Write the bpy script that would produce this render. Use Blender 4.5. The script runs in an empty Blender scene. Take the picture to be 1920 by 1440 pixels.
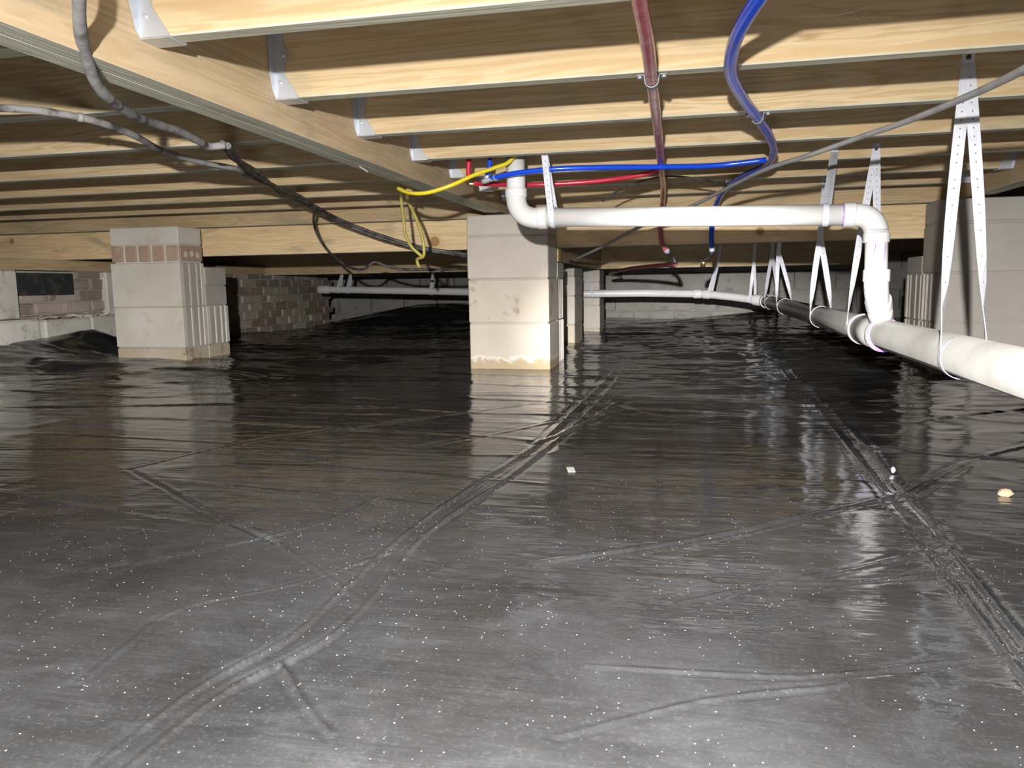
import bpy, bmesh, math, random
import numpy as np
from mathutils import Vector, Matrix

random.seed(7)
S = bpy.context.scene
C = S.collection
PI = math.pi
H = 0.394                     # height of the lens above the ground sheet

# ------------------------------------------------------------------ camera
cd = bpy.data.cameras.new('camera')
cam = bpy.data.objects.new('camera', cd); C.objects.link(cam)
cd.sensor_fit = 'HORIZONTAL'; cd.sensor_width = 36.0
cd.lens = 36.0 * 1442 / 1920
cd.clip_start = 0.02
yaw, pitch, roll = math.radians(12.55), math.radians(-7.4), math.radians(.87)
cy, sy, cp, sp = math.cos(yaw), math.sin(yaw), math.cos(pitch), math.sin(pitch)
fw = Vector((-sy*cp, cy*cp, sp)); rt = Vector((cy, sy, 0)); dn = fw.cross(rt)
rt2 = rt*math.cos(roll) + dn*math.sin(roll); dn2 = dn*math.cos(roll) - rt*math.sin(roll)
m = Matrix((rt2, -dn2, -fw)).transposed().to_4x4(); m.translation = (0, 0, H)
cam.matrix_world = m
S.camera = cam
S.view_settings.view_transform = 'Standard'
S.view_settings.look = 'None'
S.view_settings.gamma = 1.0
S.view_settings.use_curve_mapping = False
S.view_settings.exposure = 0.0

# ------------------------------------------------------------------ light: the photographer's head torch, above and behind the lens
w = bpy.data.worlds.new('world'); S.world = w; w.use_nodes = True
w.node_tree.nodes['Background'].inputs[0].default_value = (.8, .9, 1, 1)
w.node_tree.nodes['Background'].inputs[1].default_value = 0.004
ld = bpy.data.lights.new('head_torch', 'SPOT'); lo = bpy.data.objects.new('head_torch', ld); C.objects.link(lo)
ld.energy = 830; ld.color = (1.0, .975, .94); ld.shadow_soft_size = .014
ld.spot_size = math.radians(92); ld.spot_blend = 1.0
lo.location = (-.05, -.32, H + .19)
aim = Vector((-.26, 1, -.60)).normalized()      # pointed down at the ground just ahead
lo.rotation_euler = aim.to_track_quat('-Z', 'Y').to_euler()
lo.scale = (3.6, 1.0, 1.0)    # wide oval flood lens

# added spots at the torch: one brightens the far end, one the near ground
for nm, en, half, d_ in (('added_far_spot', 1700, 8, (.03, 1, -.112)), ('added_ground_spot', 430, 30, (-.18, 1, -.62))):
    l2 = bpy.data.lights.new(nm, 'SPOT'); o2 = bpy.data.objects.new(nm, l2); C.objects.link(o2)
    l2.energy = en; l2.color = ld.color; l2.shadow_soft_size = .014; l2.spot_size = math.radians(2*half); l2.spot_blend = 1.0
    if half < 10: o2.scale = (1.7, 1, 1)
    o2.location = lo.location; o2.rotation_euler = Vector(d_).normalized().to_track_quat('-Z', 'Y').to_euler()

# ------------------------------------------------------------------ node helpers
class NT:
    def __init__(s, name):
        s.m = bpy.data.materials.new(name); s.m.use_nodes = True
        s.t = s.m.node_tree; s.n = s.t.nodes; s.l = s.t.links
        s.b = s.n['Principled BSDF']
        s.tc = s.n.new('ShaderNodeTexCoord')
    def put(s, sock, v):
        if hasattr(v, 'is_output') or isinstance(v, bpy.types.NodeSocket): s.l.new(v, sock)
        else: sock.default_value = v
    def coord(s, scale=(1, 1, 1), rnd=True, rot=(0, 0, 0)):
        mp = s.n.new('ShaderNodeMapping')
        mp.inputs['Scale'].default_value = scale; mp.inputs['Rotation'].default_value = rot
        s.l.new(s.tc.outputs['Object'], mp.inputs['Vector'])
        if rnd:
            oi = s.n.new('ShaderNodeObjectInfo')
            mu = s.math('MULTIPLY', oi.outputs['Random'], 37.0)
            s.l.new(mu, mp.inputs['Location'])
        return mp.outputs[0]
    def noise(s, vec, scale=5, detail=4, rough=.5, dist=0.0):
        n = s.n.new('ShaderNodeTexNoise')
        n.inputs['Scale'].default_value = scale; n.inputs['Detail'].default_value = detail
        n.inputs['Roughness'].default_value = rough; n.inputs['Distortion'].default_value = dist
        s.l.new(vec, n.inputs['Vector']); return n.outputs['Fac']
    def voro(s, vec, scale=5, feature='F1'):
        n = s.n.new('ShaderNodeTexVoronoi'); n.feature = feature
        n.inputs['Scale'].default_value = scale; s.l.new(vec, n.inputs['Vector']); return n
    def math(s, op, a, b=0.0, c=None, clamp=False):
        n = s.n.new('ShaderNodeMath'); n.operation = op; n.use_clamp = clamp
        s.put(n.inputs[0], a); s.put(n.inputs[1], b)
        if c is not None: s.put(n.inputs[2], c)
        return n.outputs[0]
    def ramp(s, f, lo, hi, a=0.0, b=1.0):
        n = s.n.new('ShaderNodeMapRange'); n.interpolation_type = 'SMOOTHSTEP'
        s.put(n.inputs[0], f)
        for i, v in zip((1, 2, 3, 4), (lo, hi, a, b)): n.inputs[i].default_value = v
        return n.outputs[0]
    def mix(s, f, a, b):
        n = s.n.new('ShaderNodeMix'); n.data_type = 'RGBA'
        s.put(n.inputs[0], f)
        s.put(n.inputs[6], a if not isinstance(a, tuple) else (*a, 1)); s.put(n.inputs[7], b if not isinstance(b, tuple) else (*b, 1))
        return n.outputs[2]
    def bump(s, h, strength=.3, dist=.01, prev=None):
        n = s.n.new('ShaderNodeBump'); n.inputs['Strength'].default_value = strength
        n.inputs['Distance'].default_value = dist; s.l.new(h, n.inputs['Height'])
        if prev is not None: s.l.new(prev, n.inputs['Normal'])
        return n.outputs[0]
    def set(s, **k):
        for a, v in k.items():
            s.put(s.b.inputs[{'base': 'Base Color', 'rough': 'Roughness', 'metal': 'Metallic', 'normal': 'Normal', 'spec': 'Specular IOR Level',
                              'coat': 'Coat Weight', 'sss': 'Subsurface Weight'}[a]], (*v, 1) if isinstance(v, tuple) and len(v) == 3 else v)
        return s.m
    def sep(s):
        n = s.n.new('ShaderNodeSeparateXYZ'); s.l.new(s.tc.outputs['Object'], n.inputs[0]); return n.outputs

def wood(name, a, b, knot=.5, extra=(), stain=None):
    """pine: grain runs along the piece's own X; extra = (x, z, r) knots on its face"""
    t = NT(name)
    v1 = t.coord((.55, 9, 9)); v2 = t.coord((2.5, 120, 120)); v3 = t.coord((1.6, 5, 5))
    g = t.noise(v1, 2.2, 3, .55, .8)
    rings = t.math('SINE', t.math('MULTIPLY', g, 44.0))
    fine = t.noise(v2, 1.0, 3, .6)
    c = t.mix(t.ramp(rings, -.5, 1.0, 0, .75), a, b)
    c = t.mix(t.ramp(fine, .35, .75, 0, .5), c, b)
    oi = t.n.new('ShaderNodeObjectInfo')
    c = t.mix(t.math('MULTIPLY', oi.outputs['Random'], .35), c, (a[0]*1.02, a[1]*.9, a[2]*.75))
    blot = t.noise(v3, 2.2, 6, .65, .5)
    c = t.mix(t.ramp(blot, .52, .72, 0, .65), c, (.34, .30, .20))
    if knot:
        vo = t.voro(t.coord((1.3, 5.2, 5.2)), 1.0)
        sep = t.n.new('ShaderNodeSeparateColor'); t.l.new(vo.outputs['Color'], sep.inputs[0])
        keep = t.math('GREATER_THAN', sep.outputs[0], 1 - knot)
        k = t.math('MULTIPLY', t.ramp(vo.outputs['Distance'], .035, .075, 1, 0), keep)
        c = t.mix(t.math('MULTIPLY', k, .75), c, (.22, .085, .03))
    o = t.sep()
    for (x, z, r) in extra:
        dx = t.math('SUBTRACT', o[0], x); dz = t.math('SUBTRACT', o[2], z)
        d = t.math('SQRT', t.math('ADD', t.math('MULTIPLY', dx, dx), t.math('MULTIPLY', dz, dz)))
        rg = t.math('MULTIPLY_ADD', t.math('SINE', t.math('MULTIPLY', d, 900.0)), .15, .8)
        c = t.mix(t.math('MULTIPLY', t.ramp(d, r*.85, r*1.1, 1, 0), rg), c, (.20, .07, .025))
        c = t.mix(t.ramp(d, r*1.0, r*2.2, .35, 0), c, (.62, .38, .14))
    return t.set(base=c, rough=.72, spec=.25, normal=t.bump(t.math('ADD', fine, t.math('MULTIPLY', rings, .15)), .25, .003))

def concrete(name, a, b, stain=None, bump=.5):
    t = NT(name); v = t.coord()
    n1 = t.noise(v, 3.0, 5, .6); n2 = t.noise(v, 90.0, 4, .7); n3 = t.noise(v, 9.0, 6, .65)
    c = t.mix(t.ramp(n1, .3, .7), a, b)
    c = t.mix(t.ramp(n2, .58, .72, 0, .4), c, (a[0]*.6, a[1]*.58, a[2]*.55))
    if stain: c = t.mix(t.ramp(n3, .56, .68, 0, .75), c, stain)
    return t.set(base=c, rough=.9, spec=.15, normal=t.bump(n2, bump, .004))

def plain(name, col, rough=.4, metal=0.0, spec=.5, dirt=None, bump=0.0, dscale=14.0, lo=.45, hi=.7, amt=.8):
    t = NT(name); v = t.coord(); n = t.noise(v, dscale, 4, .6)
    c = t.mix(t.ramp(n, lo, hi, 0, amt), col, dirt if dirt else tuple(x*.8 for x in col))
    k = dict(base=c, rough=rough, metal=metal, spec=spec)
    if bump: k['normal'] = t.bump(n, bump, .004)
    return t.set(**k)

PA, PB = (.60, .475, .30), (.44, .31, .155)
GRN = (.46, .45, .34)
M = {}
M['pine'] = wood('pine', PA, PB, .10)
M['pine_worn'] = wood('pine_worn', (.58, .45, .29), (.46, .345, .205), .06)
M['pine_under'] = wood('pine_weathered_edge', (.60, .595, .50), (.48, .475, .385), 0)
M['beam'] = wood('beam_pine', (.84, .67, .43), (.66, .47, .25), .05, extra=((.412, -.030, .026), (-2.155, .040, .016), (1.997, -.025, .018)))
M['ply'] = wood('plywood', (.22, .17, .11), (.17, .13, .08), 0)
M['block'] = concrete('concrete_block', (.60, .555, .50), (.52, .475, .42))
M['block_stained'] = concrete('concrete_block_stained', (.62, .56, .49), (.55, .485, .41), stain=(.36, .25, .17))
M['block_pale'] = concrete('painted_block', (.72, .69, .62), (.62, .585, .51), stain=(.58, .52, .43))
M['block_base'] = concrete('concrete_block_rusty_foot', (.52, .44, .32), (.62, .56, .46), stain=(.30, .20, .10))
def rusty(name):
    t = NT(name); v = t.coord(); n1 = t.noise(v, 3.0, 5, .6); n2 = t.noise(v, 90.0, 4, .7); n3 = t.noise(v, 22.0, 5, .65)
    c = t.mix(t.ramp(n1, .3, .7), (.62, .565, .49), (.55, .49, .415))
    zz = t.math('ADD', t.sep()[2], t.math('MULTIPLY', t.math('SUBTRACT', n3, .5), .09))
    c = t.mix(t.ramp(zz, -.055, -.020, .85, 0), c, (.44, .34, .20))
    c = t.mix(t.math('MULTIPLY', t.ramp(zz, -.045, -.03, 0, 1), t.ramp(zz, -.03, -.015, .7, 0)), c, (.75, .71, .62))
    return t.set(base=c, rough=.9, spec=.15, normal=t.bump(n2, .5, .004))
M['block_foot'] = rusty('block_foot')
M['block_grey'] = concrete('grey_block', (.50, .465, .43), (.41, .38, .35))
M['block_far'] = concrete('old_concrete_block', (.42, .405, .38), (.32, .31, .29), stain=(.22, .21, .2))
M['mortar'] = concrete('mortar', (.50, .465, .42), (.42, .39, .35))
M['brick_a'] = concrete('brick_brown', (.37, .30, .25), (.29, .235, .195), stain=(.42, .38, .33))
M['brick_b'] = concrete('brick_red', (.38, .275, .22), (.30, .22, .18), stain=(.42, .37, .32))
M['brick_c'] = concrete('brick_limey', (.55, .48, .41), (.43, .36, .30), stain=(.22, .16, .13))
M['brick_pier'] = concrete('brick_pier', (.50, .37, .29), (.42, .29, .22), stain=(.62, .55, .48))
M['white'] = concrete('whitewash', (.82, .80, .74), (.62, .60, .55), stain=(.34, .32, .29))
M['soil'] = concrete('soil', (.10, .07, .05), (.06, .045, .03))
M['tar'] = plain('tar_paper', (.025, .028, .03), .7, dirt=(.09, .085, .075))
M['pvc'] = plain('white_pvc', (.70, .70, .695), .22, spec=.5, dirt=(.63, .625, .61), dscale=6)
M['pvc_dusty'] = plain('dusty_pvc', (.36, .35, .33), .40, dirt=(.25, .24, .225), dscale=5, lo=.4, hi=.66)
M['strap'] = plain('white_strap', (.64, .655, .71), .35, dirt=(.52, .53, .58), dscale=40)
M['dot'] = plain('strap_hole', (.10, .10, .12), .8)
M['primer'] = plain('purple_primer', (.36, .19, .62), .4, dirt=(.55, .42, .72), dscale=40)
M['red'] = plain('red_pex', (.36, .045, .075), .22, dirt=(.50, .23, .235), dscale=18, lo=.35, hi=.75)
M['red_dark'] = plain('dark_red_pex', (.12, .015, .02), .4, dirt=(.08, .01, .015))
M['red_small'] = plain('bright_red_pex', (.55, .03, .06), .25, dirt=(.45, .03, .05))
M['blue'] = plain('blue_pex', (.010, .075, .68), .22, dirt=(.055, .09, .38), dscale=7, lo=.42, hi=.70)
M['blue_small'] = plain('bright_blue_pex', (.01, .07, .68), .22, dirt=(.01, .06, .58))
M['yellow'] = plain('yellow_cable', (.76, .62, .03), .35, dirt=(.62, .50, .04))
M['yellow_dull'] = plain('dull_yellow_cable', (.42, .36, .08), .5, dirt=(.30, .24, .07), dscale=30)
M['black'] = plain('black_cable', (.035, .032, .03), .5, dirt=(.15, .14, .135), dscale=22, lo=.4, hi=.62, bump=.6)
M['dusty'] = plain('dusty_black_cable', (.25, .243, .24), .9, dirt=(.035, .033, .031), dscale=20, lo=.45, hi=.70, bump=.7, amt=.9)
M['grey'] = plain('grey_cable', (.34, .335, .335), .55, dirt=(.24, .235, .23))
M['steel'] = plain('galvanized', (.60, .63, .68), .42, metal=.6, dirt=(.55, .58, .62), dscale=30)
M['clamp'] = plain('clamp_steel', (.26, .27, .29), .65, metal=.6, dirt=(.16, .165, .175), dscale=60)
M['dark_steel'] = plain('dark_metal', (.10, .095, .09), .4, metal=.8)
M['brass'] = plain('brass', (.62, .44, .22), .3, metal=.9)
M['stone'] = plain('tan_stone', (.30, .22, .14), .8, dirt=(.22, .16, .1), dscale=60)
M['chip'] = plain('pale_chip', (.34, .33, .30), .4)
M['print'] = plain('red_print', (.70, .40, .37), .5)
M['stamp'] = plain('grey_ink', (.33, .29, .23), .8)

# black polythene: glossy film, wrinkled, with a thin coat of dust and loose grit
t = NT('black_polythene')
vw = t.coord((2.2, 17, 1), False, (0, 0, math.radians(-6))); vx = t.coord((5, 34, 1), False, (0, 0, math.radians(9)))
vp = t.coord((1, 1, 1), False)
wr = t.noise(vw, 1.0, 4, .55, .6); wr2 = t.noise(vx, 1.0, 3, .5, .9); crk = t.noise(vp, 14.0, 4, .6, 1.2)
vz = t.coord((9, 75, 1), False, (0, 0, math.radians(-3)))
wr = t.math('ADD', wr, t.math('MULTIPLY', t.noise(vz, 1.0, 2, .5, .5), .16))
h = t.math('ADD', t.math('ADD', t.math('MULTIPLY', wr, 1.0), t.math('MULTIPLY', wr2, .35)), t.math('MULTIPLY', crk, .22))
d1 = t.noise(vp, 2.4, 5, .6); d2 = t.noise(t.coord((7, 11, 1), False), 1.0, 6, .65, 1.6); d3 = t.noise(vp, 240.0, 2, .6)
dust = t.math('ADD', t.ramp(d1, .30, .70, .15, .75), t.math('ADD', t.ramp(d2, .45, .75, 0, .35), t.ramp(d3, .5, .8, 0, .4)))
c = t.mix(t.math('MULTIPLY', dust, .55, clamp=True), (.008, .008, .008), (.056, .057, .061))
vo = t.voro(vp, 260.0)
sc = t.n.new('ShaderNodeSeparateColor'); t.l.new(vo.outputs['Color'], sc.inputs[0])
dens = t.ramp(t.noise(vp, 3.1, 3, .6), .36, .66, .994, .81)
grit = t.math('MULTIPLY', t.math('GREATER_THAN', sc.outputs[0], dens), t.math('LESS_THAN', vo.outputs['Distance'], t.math('MULTIPLY_ADD', sc.outputs[1], .17, .05)))
c = t.mix(grit, c, (.55, .53, .50))
M['film'] = t.set(base=c, rough=t.math('ADD', t.math('MULTIPLY', dust, .10), t.math('MULTIPLY_ADD', grit, .4, .06)), spec=.5, normal=t.bump(h, .22, .010))

# ------------------------------------------------------------------ mesh helpers
def link(name, me, mat=None, parent=None, loc=(0, 0, 0), rot=(0, 0, 0)):
    o = bpy.data.objects.new(name, me); C.objects.link(o)
    if mat is not None:
        for k in (mat if isinstance(mat, (list, tuple)) else [mat]): me.materials.append(M[k])
    o.location = loc; o.rotation_euler = rot
    if parent is not None: o.parent = parent
    return o
def tag(o, label, cat=None, group=None, kind=None):
    o['label'] = label
    if cat: o['category'] = cat
    if group: o['group'] = group
    if kind: o['kind'] = kind
    return o
def empty(name, label, cat, loc=(0, 0, 0), group=None):
    o = bpy.data.objects.new(name, None); C.objects.link(o); o.location = loc; o.empty_display_size = .05
    return tag(o, label, cat, group)
def local(parent, p): return (p[0]-parent.location.x, p[1]-parent.location.y, p[2]-parent.location.z)

def box_mesh(sx, sy, sz, bev=.003, under=False, segs=1):
    bm = bmesh.new(); bmesh.ops.create_cube(bm, size=1.0)
    for v in bm.verts: v.co = (v.co.x*sx, v.co.y*sy, v.co.z*sz)
    if bev: bmesh.ops.bevel(bm, geom=bm.edges[:], offset=bev, segments=segs, affect='EDGES', profile=.6)
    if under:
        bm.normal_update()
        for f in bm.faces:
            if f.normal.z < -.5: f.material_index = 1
    me = bpy.data.meshes.new('box'); bm.to_mesh(me); bm.free(); return me
def box(name, x0, x1, y0, y1, z0, z1, mat, parent=None, bev=.003):
    me = box_mesh(x1-x0, y1-y0, z1-z0, bev)
    c = ((x0+x1)/2, (y0+y1)/2, (z0+z1)/2)
    return link(name, me, mat, parent, local(parent, c) if parent else c)
def smooth(path, n):
    P = [Vector(p) for p in path]; out = []
    P = [P[0]*2-P[1]] + P + [P[-1]*2-P[-2]]
    for i in range(1, len(P)-2):
        a, b, c, d = P[i-1:i+3]
        # centripetal-ish Catmull-Rom with chord-scaled tangents
        l0, l1, l2 = (b-a).length+1e-6, (c-b).length+1e-6, (d-c).length+1e-6
        m1 = ((b-a)/l0*l1 + (c-b)/l1*l0)/(l0+l1)*l1; m2 = ((c-b)/l1*l2 + (d-c)/l2*l1)/(l1+l2)*l1
        for k in range(n):
            s = k/n
            out.append(b*(2*s**3-3*s**2+1) + m1*(s**3-2*s**2+s) + c*(-2*s**3+3*s**2) + m2*(s**3-s**2))
    return out + [P[-2]]
def tube_mesh(pts, r, seg=14, cap=True, flat=1.0, wob=0.0):
    pts = [Vector(p) for p in pts]; n = len(pts)
    R = r if isinstance(r, (list, tuple)) else [r]*n
    V, F = [], []
    T = [(pts[min(i+1, n-1)]-pts[max(i-1, 0)]).normalized() for i in range(n)]
    u = Vector((0, 0, 1)) if abs(T[0].z) < .9 else Vector((1, 0, 0))
    rnd = random.Random(n)
    for i in range(n):
        u = (u - T[i]*u.dot(T[i])).normalized(); v = T[i].cross(u)
        rr = R[i]*(1+rnd.uniform(-wob, wob))
        for k in range(seg):
            a = 2*PI*k/seg
            V.append(pts[i] + u*math.cos(a)*rr*flat + v*math.sin(a)*rr)
    for i in range(n-1):
        for k in range(seg):
            k2 = (k+1) % seg
            F.append((i*seg+k, i*seg+k2, (i+1)*seg+k2, (i+1)*seg+k))
    if cap:
        F.append(tuple(range(seg-1, -1, -1))); F.append(tuple((n-1)*seg+k for k in range(seg)))
    me = bpy.data.meshes.new('tube'); me.from_pydata([tuple(p) for p in V], [], F)
    for p in me.polygons: p.use_smooth = len(p.vertices) == 4
    me.update(); return me
def tube(name, path, r, mat, parent=None, n=8, seg=14, flat=1.0, wob=0.0, sm=True):
    if parent: path = [local(parent, p) for p in path]
    if not parent:
        c = Vector(path[0]); path = [tuple(Vector(p)-c) for p in path]
    pts = smooth(path, n) if sm and len(path) > 2 else [Vector(p) for p in path]
    o = link(name, tube_mesh(pts, r, seg, flat=flat, wob=wob), mat, parent)
    if not parent: o.location = c
    return o
def collar(name, c, d, length, r, mat, parent, lip=.0015):
    """short fitting sleeve with rounded lips, axis d"""
    c, d = Vector(local(parent, c)), Vector(d).normalized()
    pts = [c+d*length*k for k in (-.5, -.46, -.4, .4, .46, .5)]
    return link(name, tube_mesh(pts, [r-lip*2, r-.0004, r, r, r-.0004, r-lip*2], 28), mat, parent)
def poly_extrude(pts, axis, a, b):
    """pts: 2-D polygon; extruded along axis 'x','y','z' from a to b"""
    n = len(pts)
    f = {'x': lambda p, t: (t, p[0], p[1]), 'y': lambda p, t: (p[0], t, p[1]), 'z': lambda p, t: (p[0], p[1], t)}[axis]
    V = [f(p, a) for p in pts] + [f(p, b) for p in pts]
    F = [tuple(range(n)), tuple(range(2*n-1, n-1, -1))] + [(i, i+n, (i+1) % n+n, (i+1) % n) for i in range(n)]
    me = bpy.data.meshes.new('prism'); me.from_pydata(V, [], F)
    bm = bmesh.new(); bm.from_mesh(me); bmesh.ops.recalc_face_normals(bm, faces=bm.faces[:]); bm.to_mesh(me); bm.free()
    return me
def ribbon_mesh(pts, wdirs, width, th=.0014):
    V, F = [], []; n = len(pts)
    for i in range(n):
        p = Vector(pts[i]); T = (Vector(pts[min(i+1, n-1)])-Vector(pts[max(i-1, 0)])).normalized()
        wv = Vector(wdirs[i]); wv = (wv - T*wv.dot(T)).normalized(); nv = T.cross(wv)
        for a, b in ((-1, -1), (1, -1), (1, 1), (-1, 1)): V.append(tuple(p + wv*a*width/2 + nv*b*th/2))
    for i in range(n-1):
        for k in range(4):
            k2 = (k+1) % 4
            F.append((i*4+k, i*4+k2, i*4+4+k2, i*4+4+k))
    F += [(3, 2, 1, 0), tuple((n-1)*4+k for k in range(4))]
    me = bpy.data.meshes.new('ribbon'); me.from_pydata(V, [], F); me.update(); return me

# ------------------------------------------------------------------ value noise for the ground sheet
rng = np.random.default_rng(11)
TAB = rng.random((256, 256))
def vnoise(x, y):
    xi, yi = np.floor(x).astype(int), np.floor(y).astype(int); fx, fy = x-xi, y-yi
    fx, fy = fx*fx*(3-2*fx), fy*fy*(3-2*fy)
    g = lambda a, b: TAB[a % 256, b % 256]
    return (g(xi, yi)*(1-fx)+g(xi+1, yi)*fx)*(1-fy) + (g(xi, yi+1)*(1-fx)+g(xi+1, yi+1)*fx)*fy - .5
def gauss(x, y, cx, cy_, sx, sy_): return np.exp(-((x-cx)/sx)**2-((y-cy_)/sy_)**2)
def ground(x, y):
    z = .045*gauss(x, y, -2.9, 3.6, .7, .8) + .12*gauss(x, y, -3.6, 3.5, .42, .75) + .085*gauss(x, y, -3.25, 3.72, .17, .18) + .05*gauss(x, y, -3.6, 4.2, .3, .3)
    z += .20*gauss(x, y, -2.6, 7.6, .75, .65) + .10*gauss(x, y, -1.7, 7.9, .7, .5)
    z += .065*gauss(x, y, .9, 8.5, .9, .8) + .03*gauss(x, y, -3.5, 5.6, .5, .8)
    z += .020*vnoise(x*.9+3, y*.9+7) * np.clip((y-1.2)/1.5, .25, 1)
    return z
def wrinkles(x, y):
    a = math.radians(-5); u, v = x*math.cos(a)+y*math.sin(a), -x*math.sin(a)+y*math.cos(a)
    amp = np.clip((y-.9)/1.6, .22, 1.0)
    z = .0026*vnoise(u*1.9+11, v*7.5+2)*amp + .0012*vnoise(u*4.2+5, v*19+9)*amp + .0006*vnoise(u*9, v*40)*np.clip(amp, .35, 1)
    hump = 1-np.abs(2*vnoise(u*1.3+30, v*5.2+17)); z += .0035*np.maximum(hump-.90, 0)/.10*amp          # sharp little folds
    far = 1.5*np.clip((y-1.9)/1.2, 0, 1)*np.clip(np.abs(x+.75)-.45, 0, .6)/.6 + np.clip((y-3.6)/.8, 0, 1)
    far = np.clip(far, 0, 1.6)
    b = math.radians(14); p, q_ = x*math.cos(b)+y*math.sin(b), -x*math.sin(b)+y*math.cos(b)
    z += far*(.026*vnoise(p*1.5+8, q_*3.6+4) + .011*vnoise(p*3.4+2, q_*9.0+7) + .005*vnoise(p*8+5, q_*22+1) + .002*vnoise(p*20, q_*46))
    msk = np.clip(vnoise(x*1.7+40, y*1.7+3)*2.2+.5, 0, 1)
    msk = np.maximum(msk, np.clip(gauss(x, y, .35, 1.2, .35, .6)*1.3, 0, 1))       # walked-on, crumpled patches
    z += msk*(.0016*vnoise(u*9+4, v*15+8) + .0008*vnoise(u*24, v*34+5) + .0004*vnoise(u*50, v*60))
    z += .0011*vnoise(u*13+60, v*13)*np.clip((y-1.2)/2, 0, 1.4) + .0009*vnoise(u*30+6, v*22+9)*np.clip((y-1.0)/2, 0, 1.4)
    return z
CREASES = []   # (list of points, width, height)
def crease(pts, wd, ht): CREASES.append((pts, wd, ht))
# the folds left by the roll: two long pairs running away from the lens, then shorter ones crossing them
SEAM1 = [(-.475, .30), (-.472, .504), (-.465, .63), (-.428, .76), (-.428, .85), (-.429, 1.10), (-.393, 1.454), (-.349, 1.79), (-.322, 2.3), (-.30, 4.0)]
crease(SEAM1, .006, .007); crease([(x+.038+.01*math.sin(y*9), y) for x, y in SEAM1], .006, .008)
SEAM2 = [(.35, .5), (.367, .878), (.385, 1.15), (.394, 1.45), (.42, 1.9), (.445, 2.45), (.473, 3.6)]
crease(SEAM2, .007, .0045); crease([(x-.03-.008*math.sin(y*11), y) for x, y in SEAM2], .006, .0035)
for pts, wd, ht in (([(-1.195, 1.441), (-.95, 1.27), (-.712, 1.106), (-.609, 1.044)], .006, -.006), ([(-1.195, 1.441), (-1.103, 1.713), (-.9, 1.95), (-.4, 2.5)], .006, .006),
                    ([(-.609, 1.044), (-.47, .93), (-.40, .87)], .005, .004), ([(-.86, .86), (-.70, 1.0), (-.60, 1.13), (-.55, 1.32)], .005, .005),
                    ([(-.59, .62), (-.60, .70), (-.61, .78), (-.50, .90), (-.42, 1.04)], .005, .004), ([(-.405, .69), (-.34, .62), (-.30, .585)], .006, .007),
                    ([(-.39, 1.02), (-.28, .98), (-.17, .97)], .005, .005), ([(-.20, 1.024), (.045, 1.183), (.25, 1.36), (.403, 1.486)], .009, -.008),
                    ([(-.092, .75), (.12, .77), (.343, .856), (.5, .90)], .006, .005), ([(.403, 1.486), (.6, 1.78), (.9, 2.1)], .008, .007),
                    ([(.42, 1.9), (.62, 1.84), (.9, 1.8), (1.3, 1.85)], .011, .010), ([(-.1, .62), (.02, .70), (.16, .76)], .006, .004),
                    ([(-.35, 1.83), (-.28, 2.05), (-.2, 2.5)], .012, .012), ([(-2.6, 2.0), (-1.8, 2.25), (-.9, 2.3)], .009, .008),
                    ([(-2.4, 2.75), (-1.6, 2.95), (-1.0, 3.05)], .010, .010), ([(-2.0, 1.5), (-1.4, 1.62), (-.8, 1.6)], .007, .006),
                    ([(.05, 1.02), (.2, 1.03), (.36, 1.1)], .007, .006), ([(.38, 1.2), (.25, 1.1), (.1, 1.0), (.0, .93)], .006, .005),
                    ([(.9, 2.2), (1.0, 1.95), (1.02, 1.8)], .006, -.006), ([(.7, 2.3), (.95, 2.5), (1.3, 2.6)], .009, -.008), ([(-3.2, 2.9), (-2.3, 3.1), (-1.4, 3.1)], .014, .016),
                    ([(.0, 3.0), (.9, 3.3), (1.6, 3.2)], .014, .012), ([(-.55, 3.35), (-.2, 3.2), (.4, 3.0)], .010, .010), ([(-.2, 2.35), (-.5, 1.9), (-.62, 1.75)], .006, .006)):
    crease(pts, wd, ht)
def crease_height(x, y):
    z = np.zeros_like(x)
    for pts, wd, ht in CREASES:
        P = np.array(smooth([(a, b, 0) for a, b in pts], 6))[:, :2]
        lo, hi = P.min(0)-.08, P.max(0)+.08
        k = (x > lo[0]) & (x < hi[0]) & (y > lo[1]) & (y < hi[1])
        if not k.any(): continue
        xs, ys = x[k], y[k]; d = np.full(xs.shape, 9.0)
        for a, b in zip(P[:-1], P[1:]):
            ab = b-a; s = np.clip(((xs-a[0])*ab[0]+(ys-a[1])*ab[1])/(ab@ab+1e-9), 0, 1)
            d = np.minimum(d, np.hypot(xs-a[0]-s*ab[0], ys-a[1]-s*ab[1]))
        d = np.abs(d + .007*vnoise(xs*17, ys*17)*.4 + .0009*vnoise(xs*60, ys*60))
        sc_ = np.clip(ys/1.1, .8, 3.0)
        wd_ = wd*.34*sc_; z[k] += .38*ht*np.clip(.85+1.5*vnoise(xs*9+3, ys*7), .45, 1.5)*(np.exp(-(d/wd_)**2) - .4*np.exp(-((d-.010*sc_)/(wd_*1.6))**2))
    return z
def sheet_z(x, y): return float(ground(np.array([x]), np.array([y]))[0])

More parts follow.
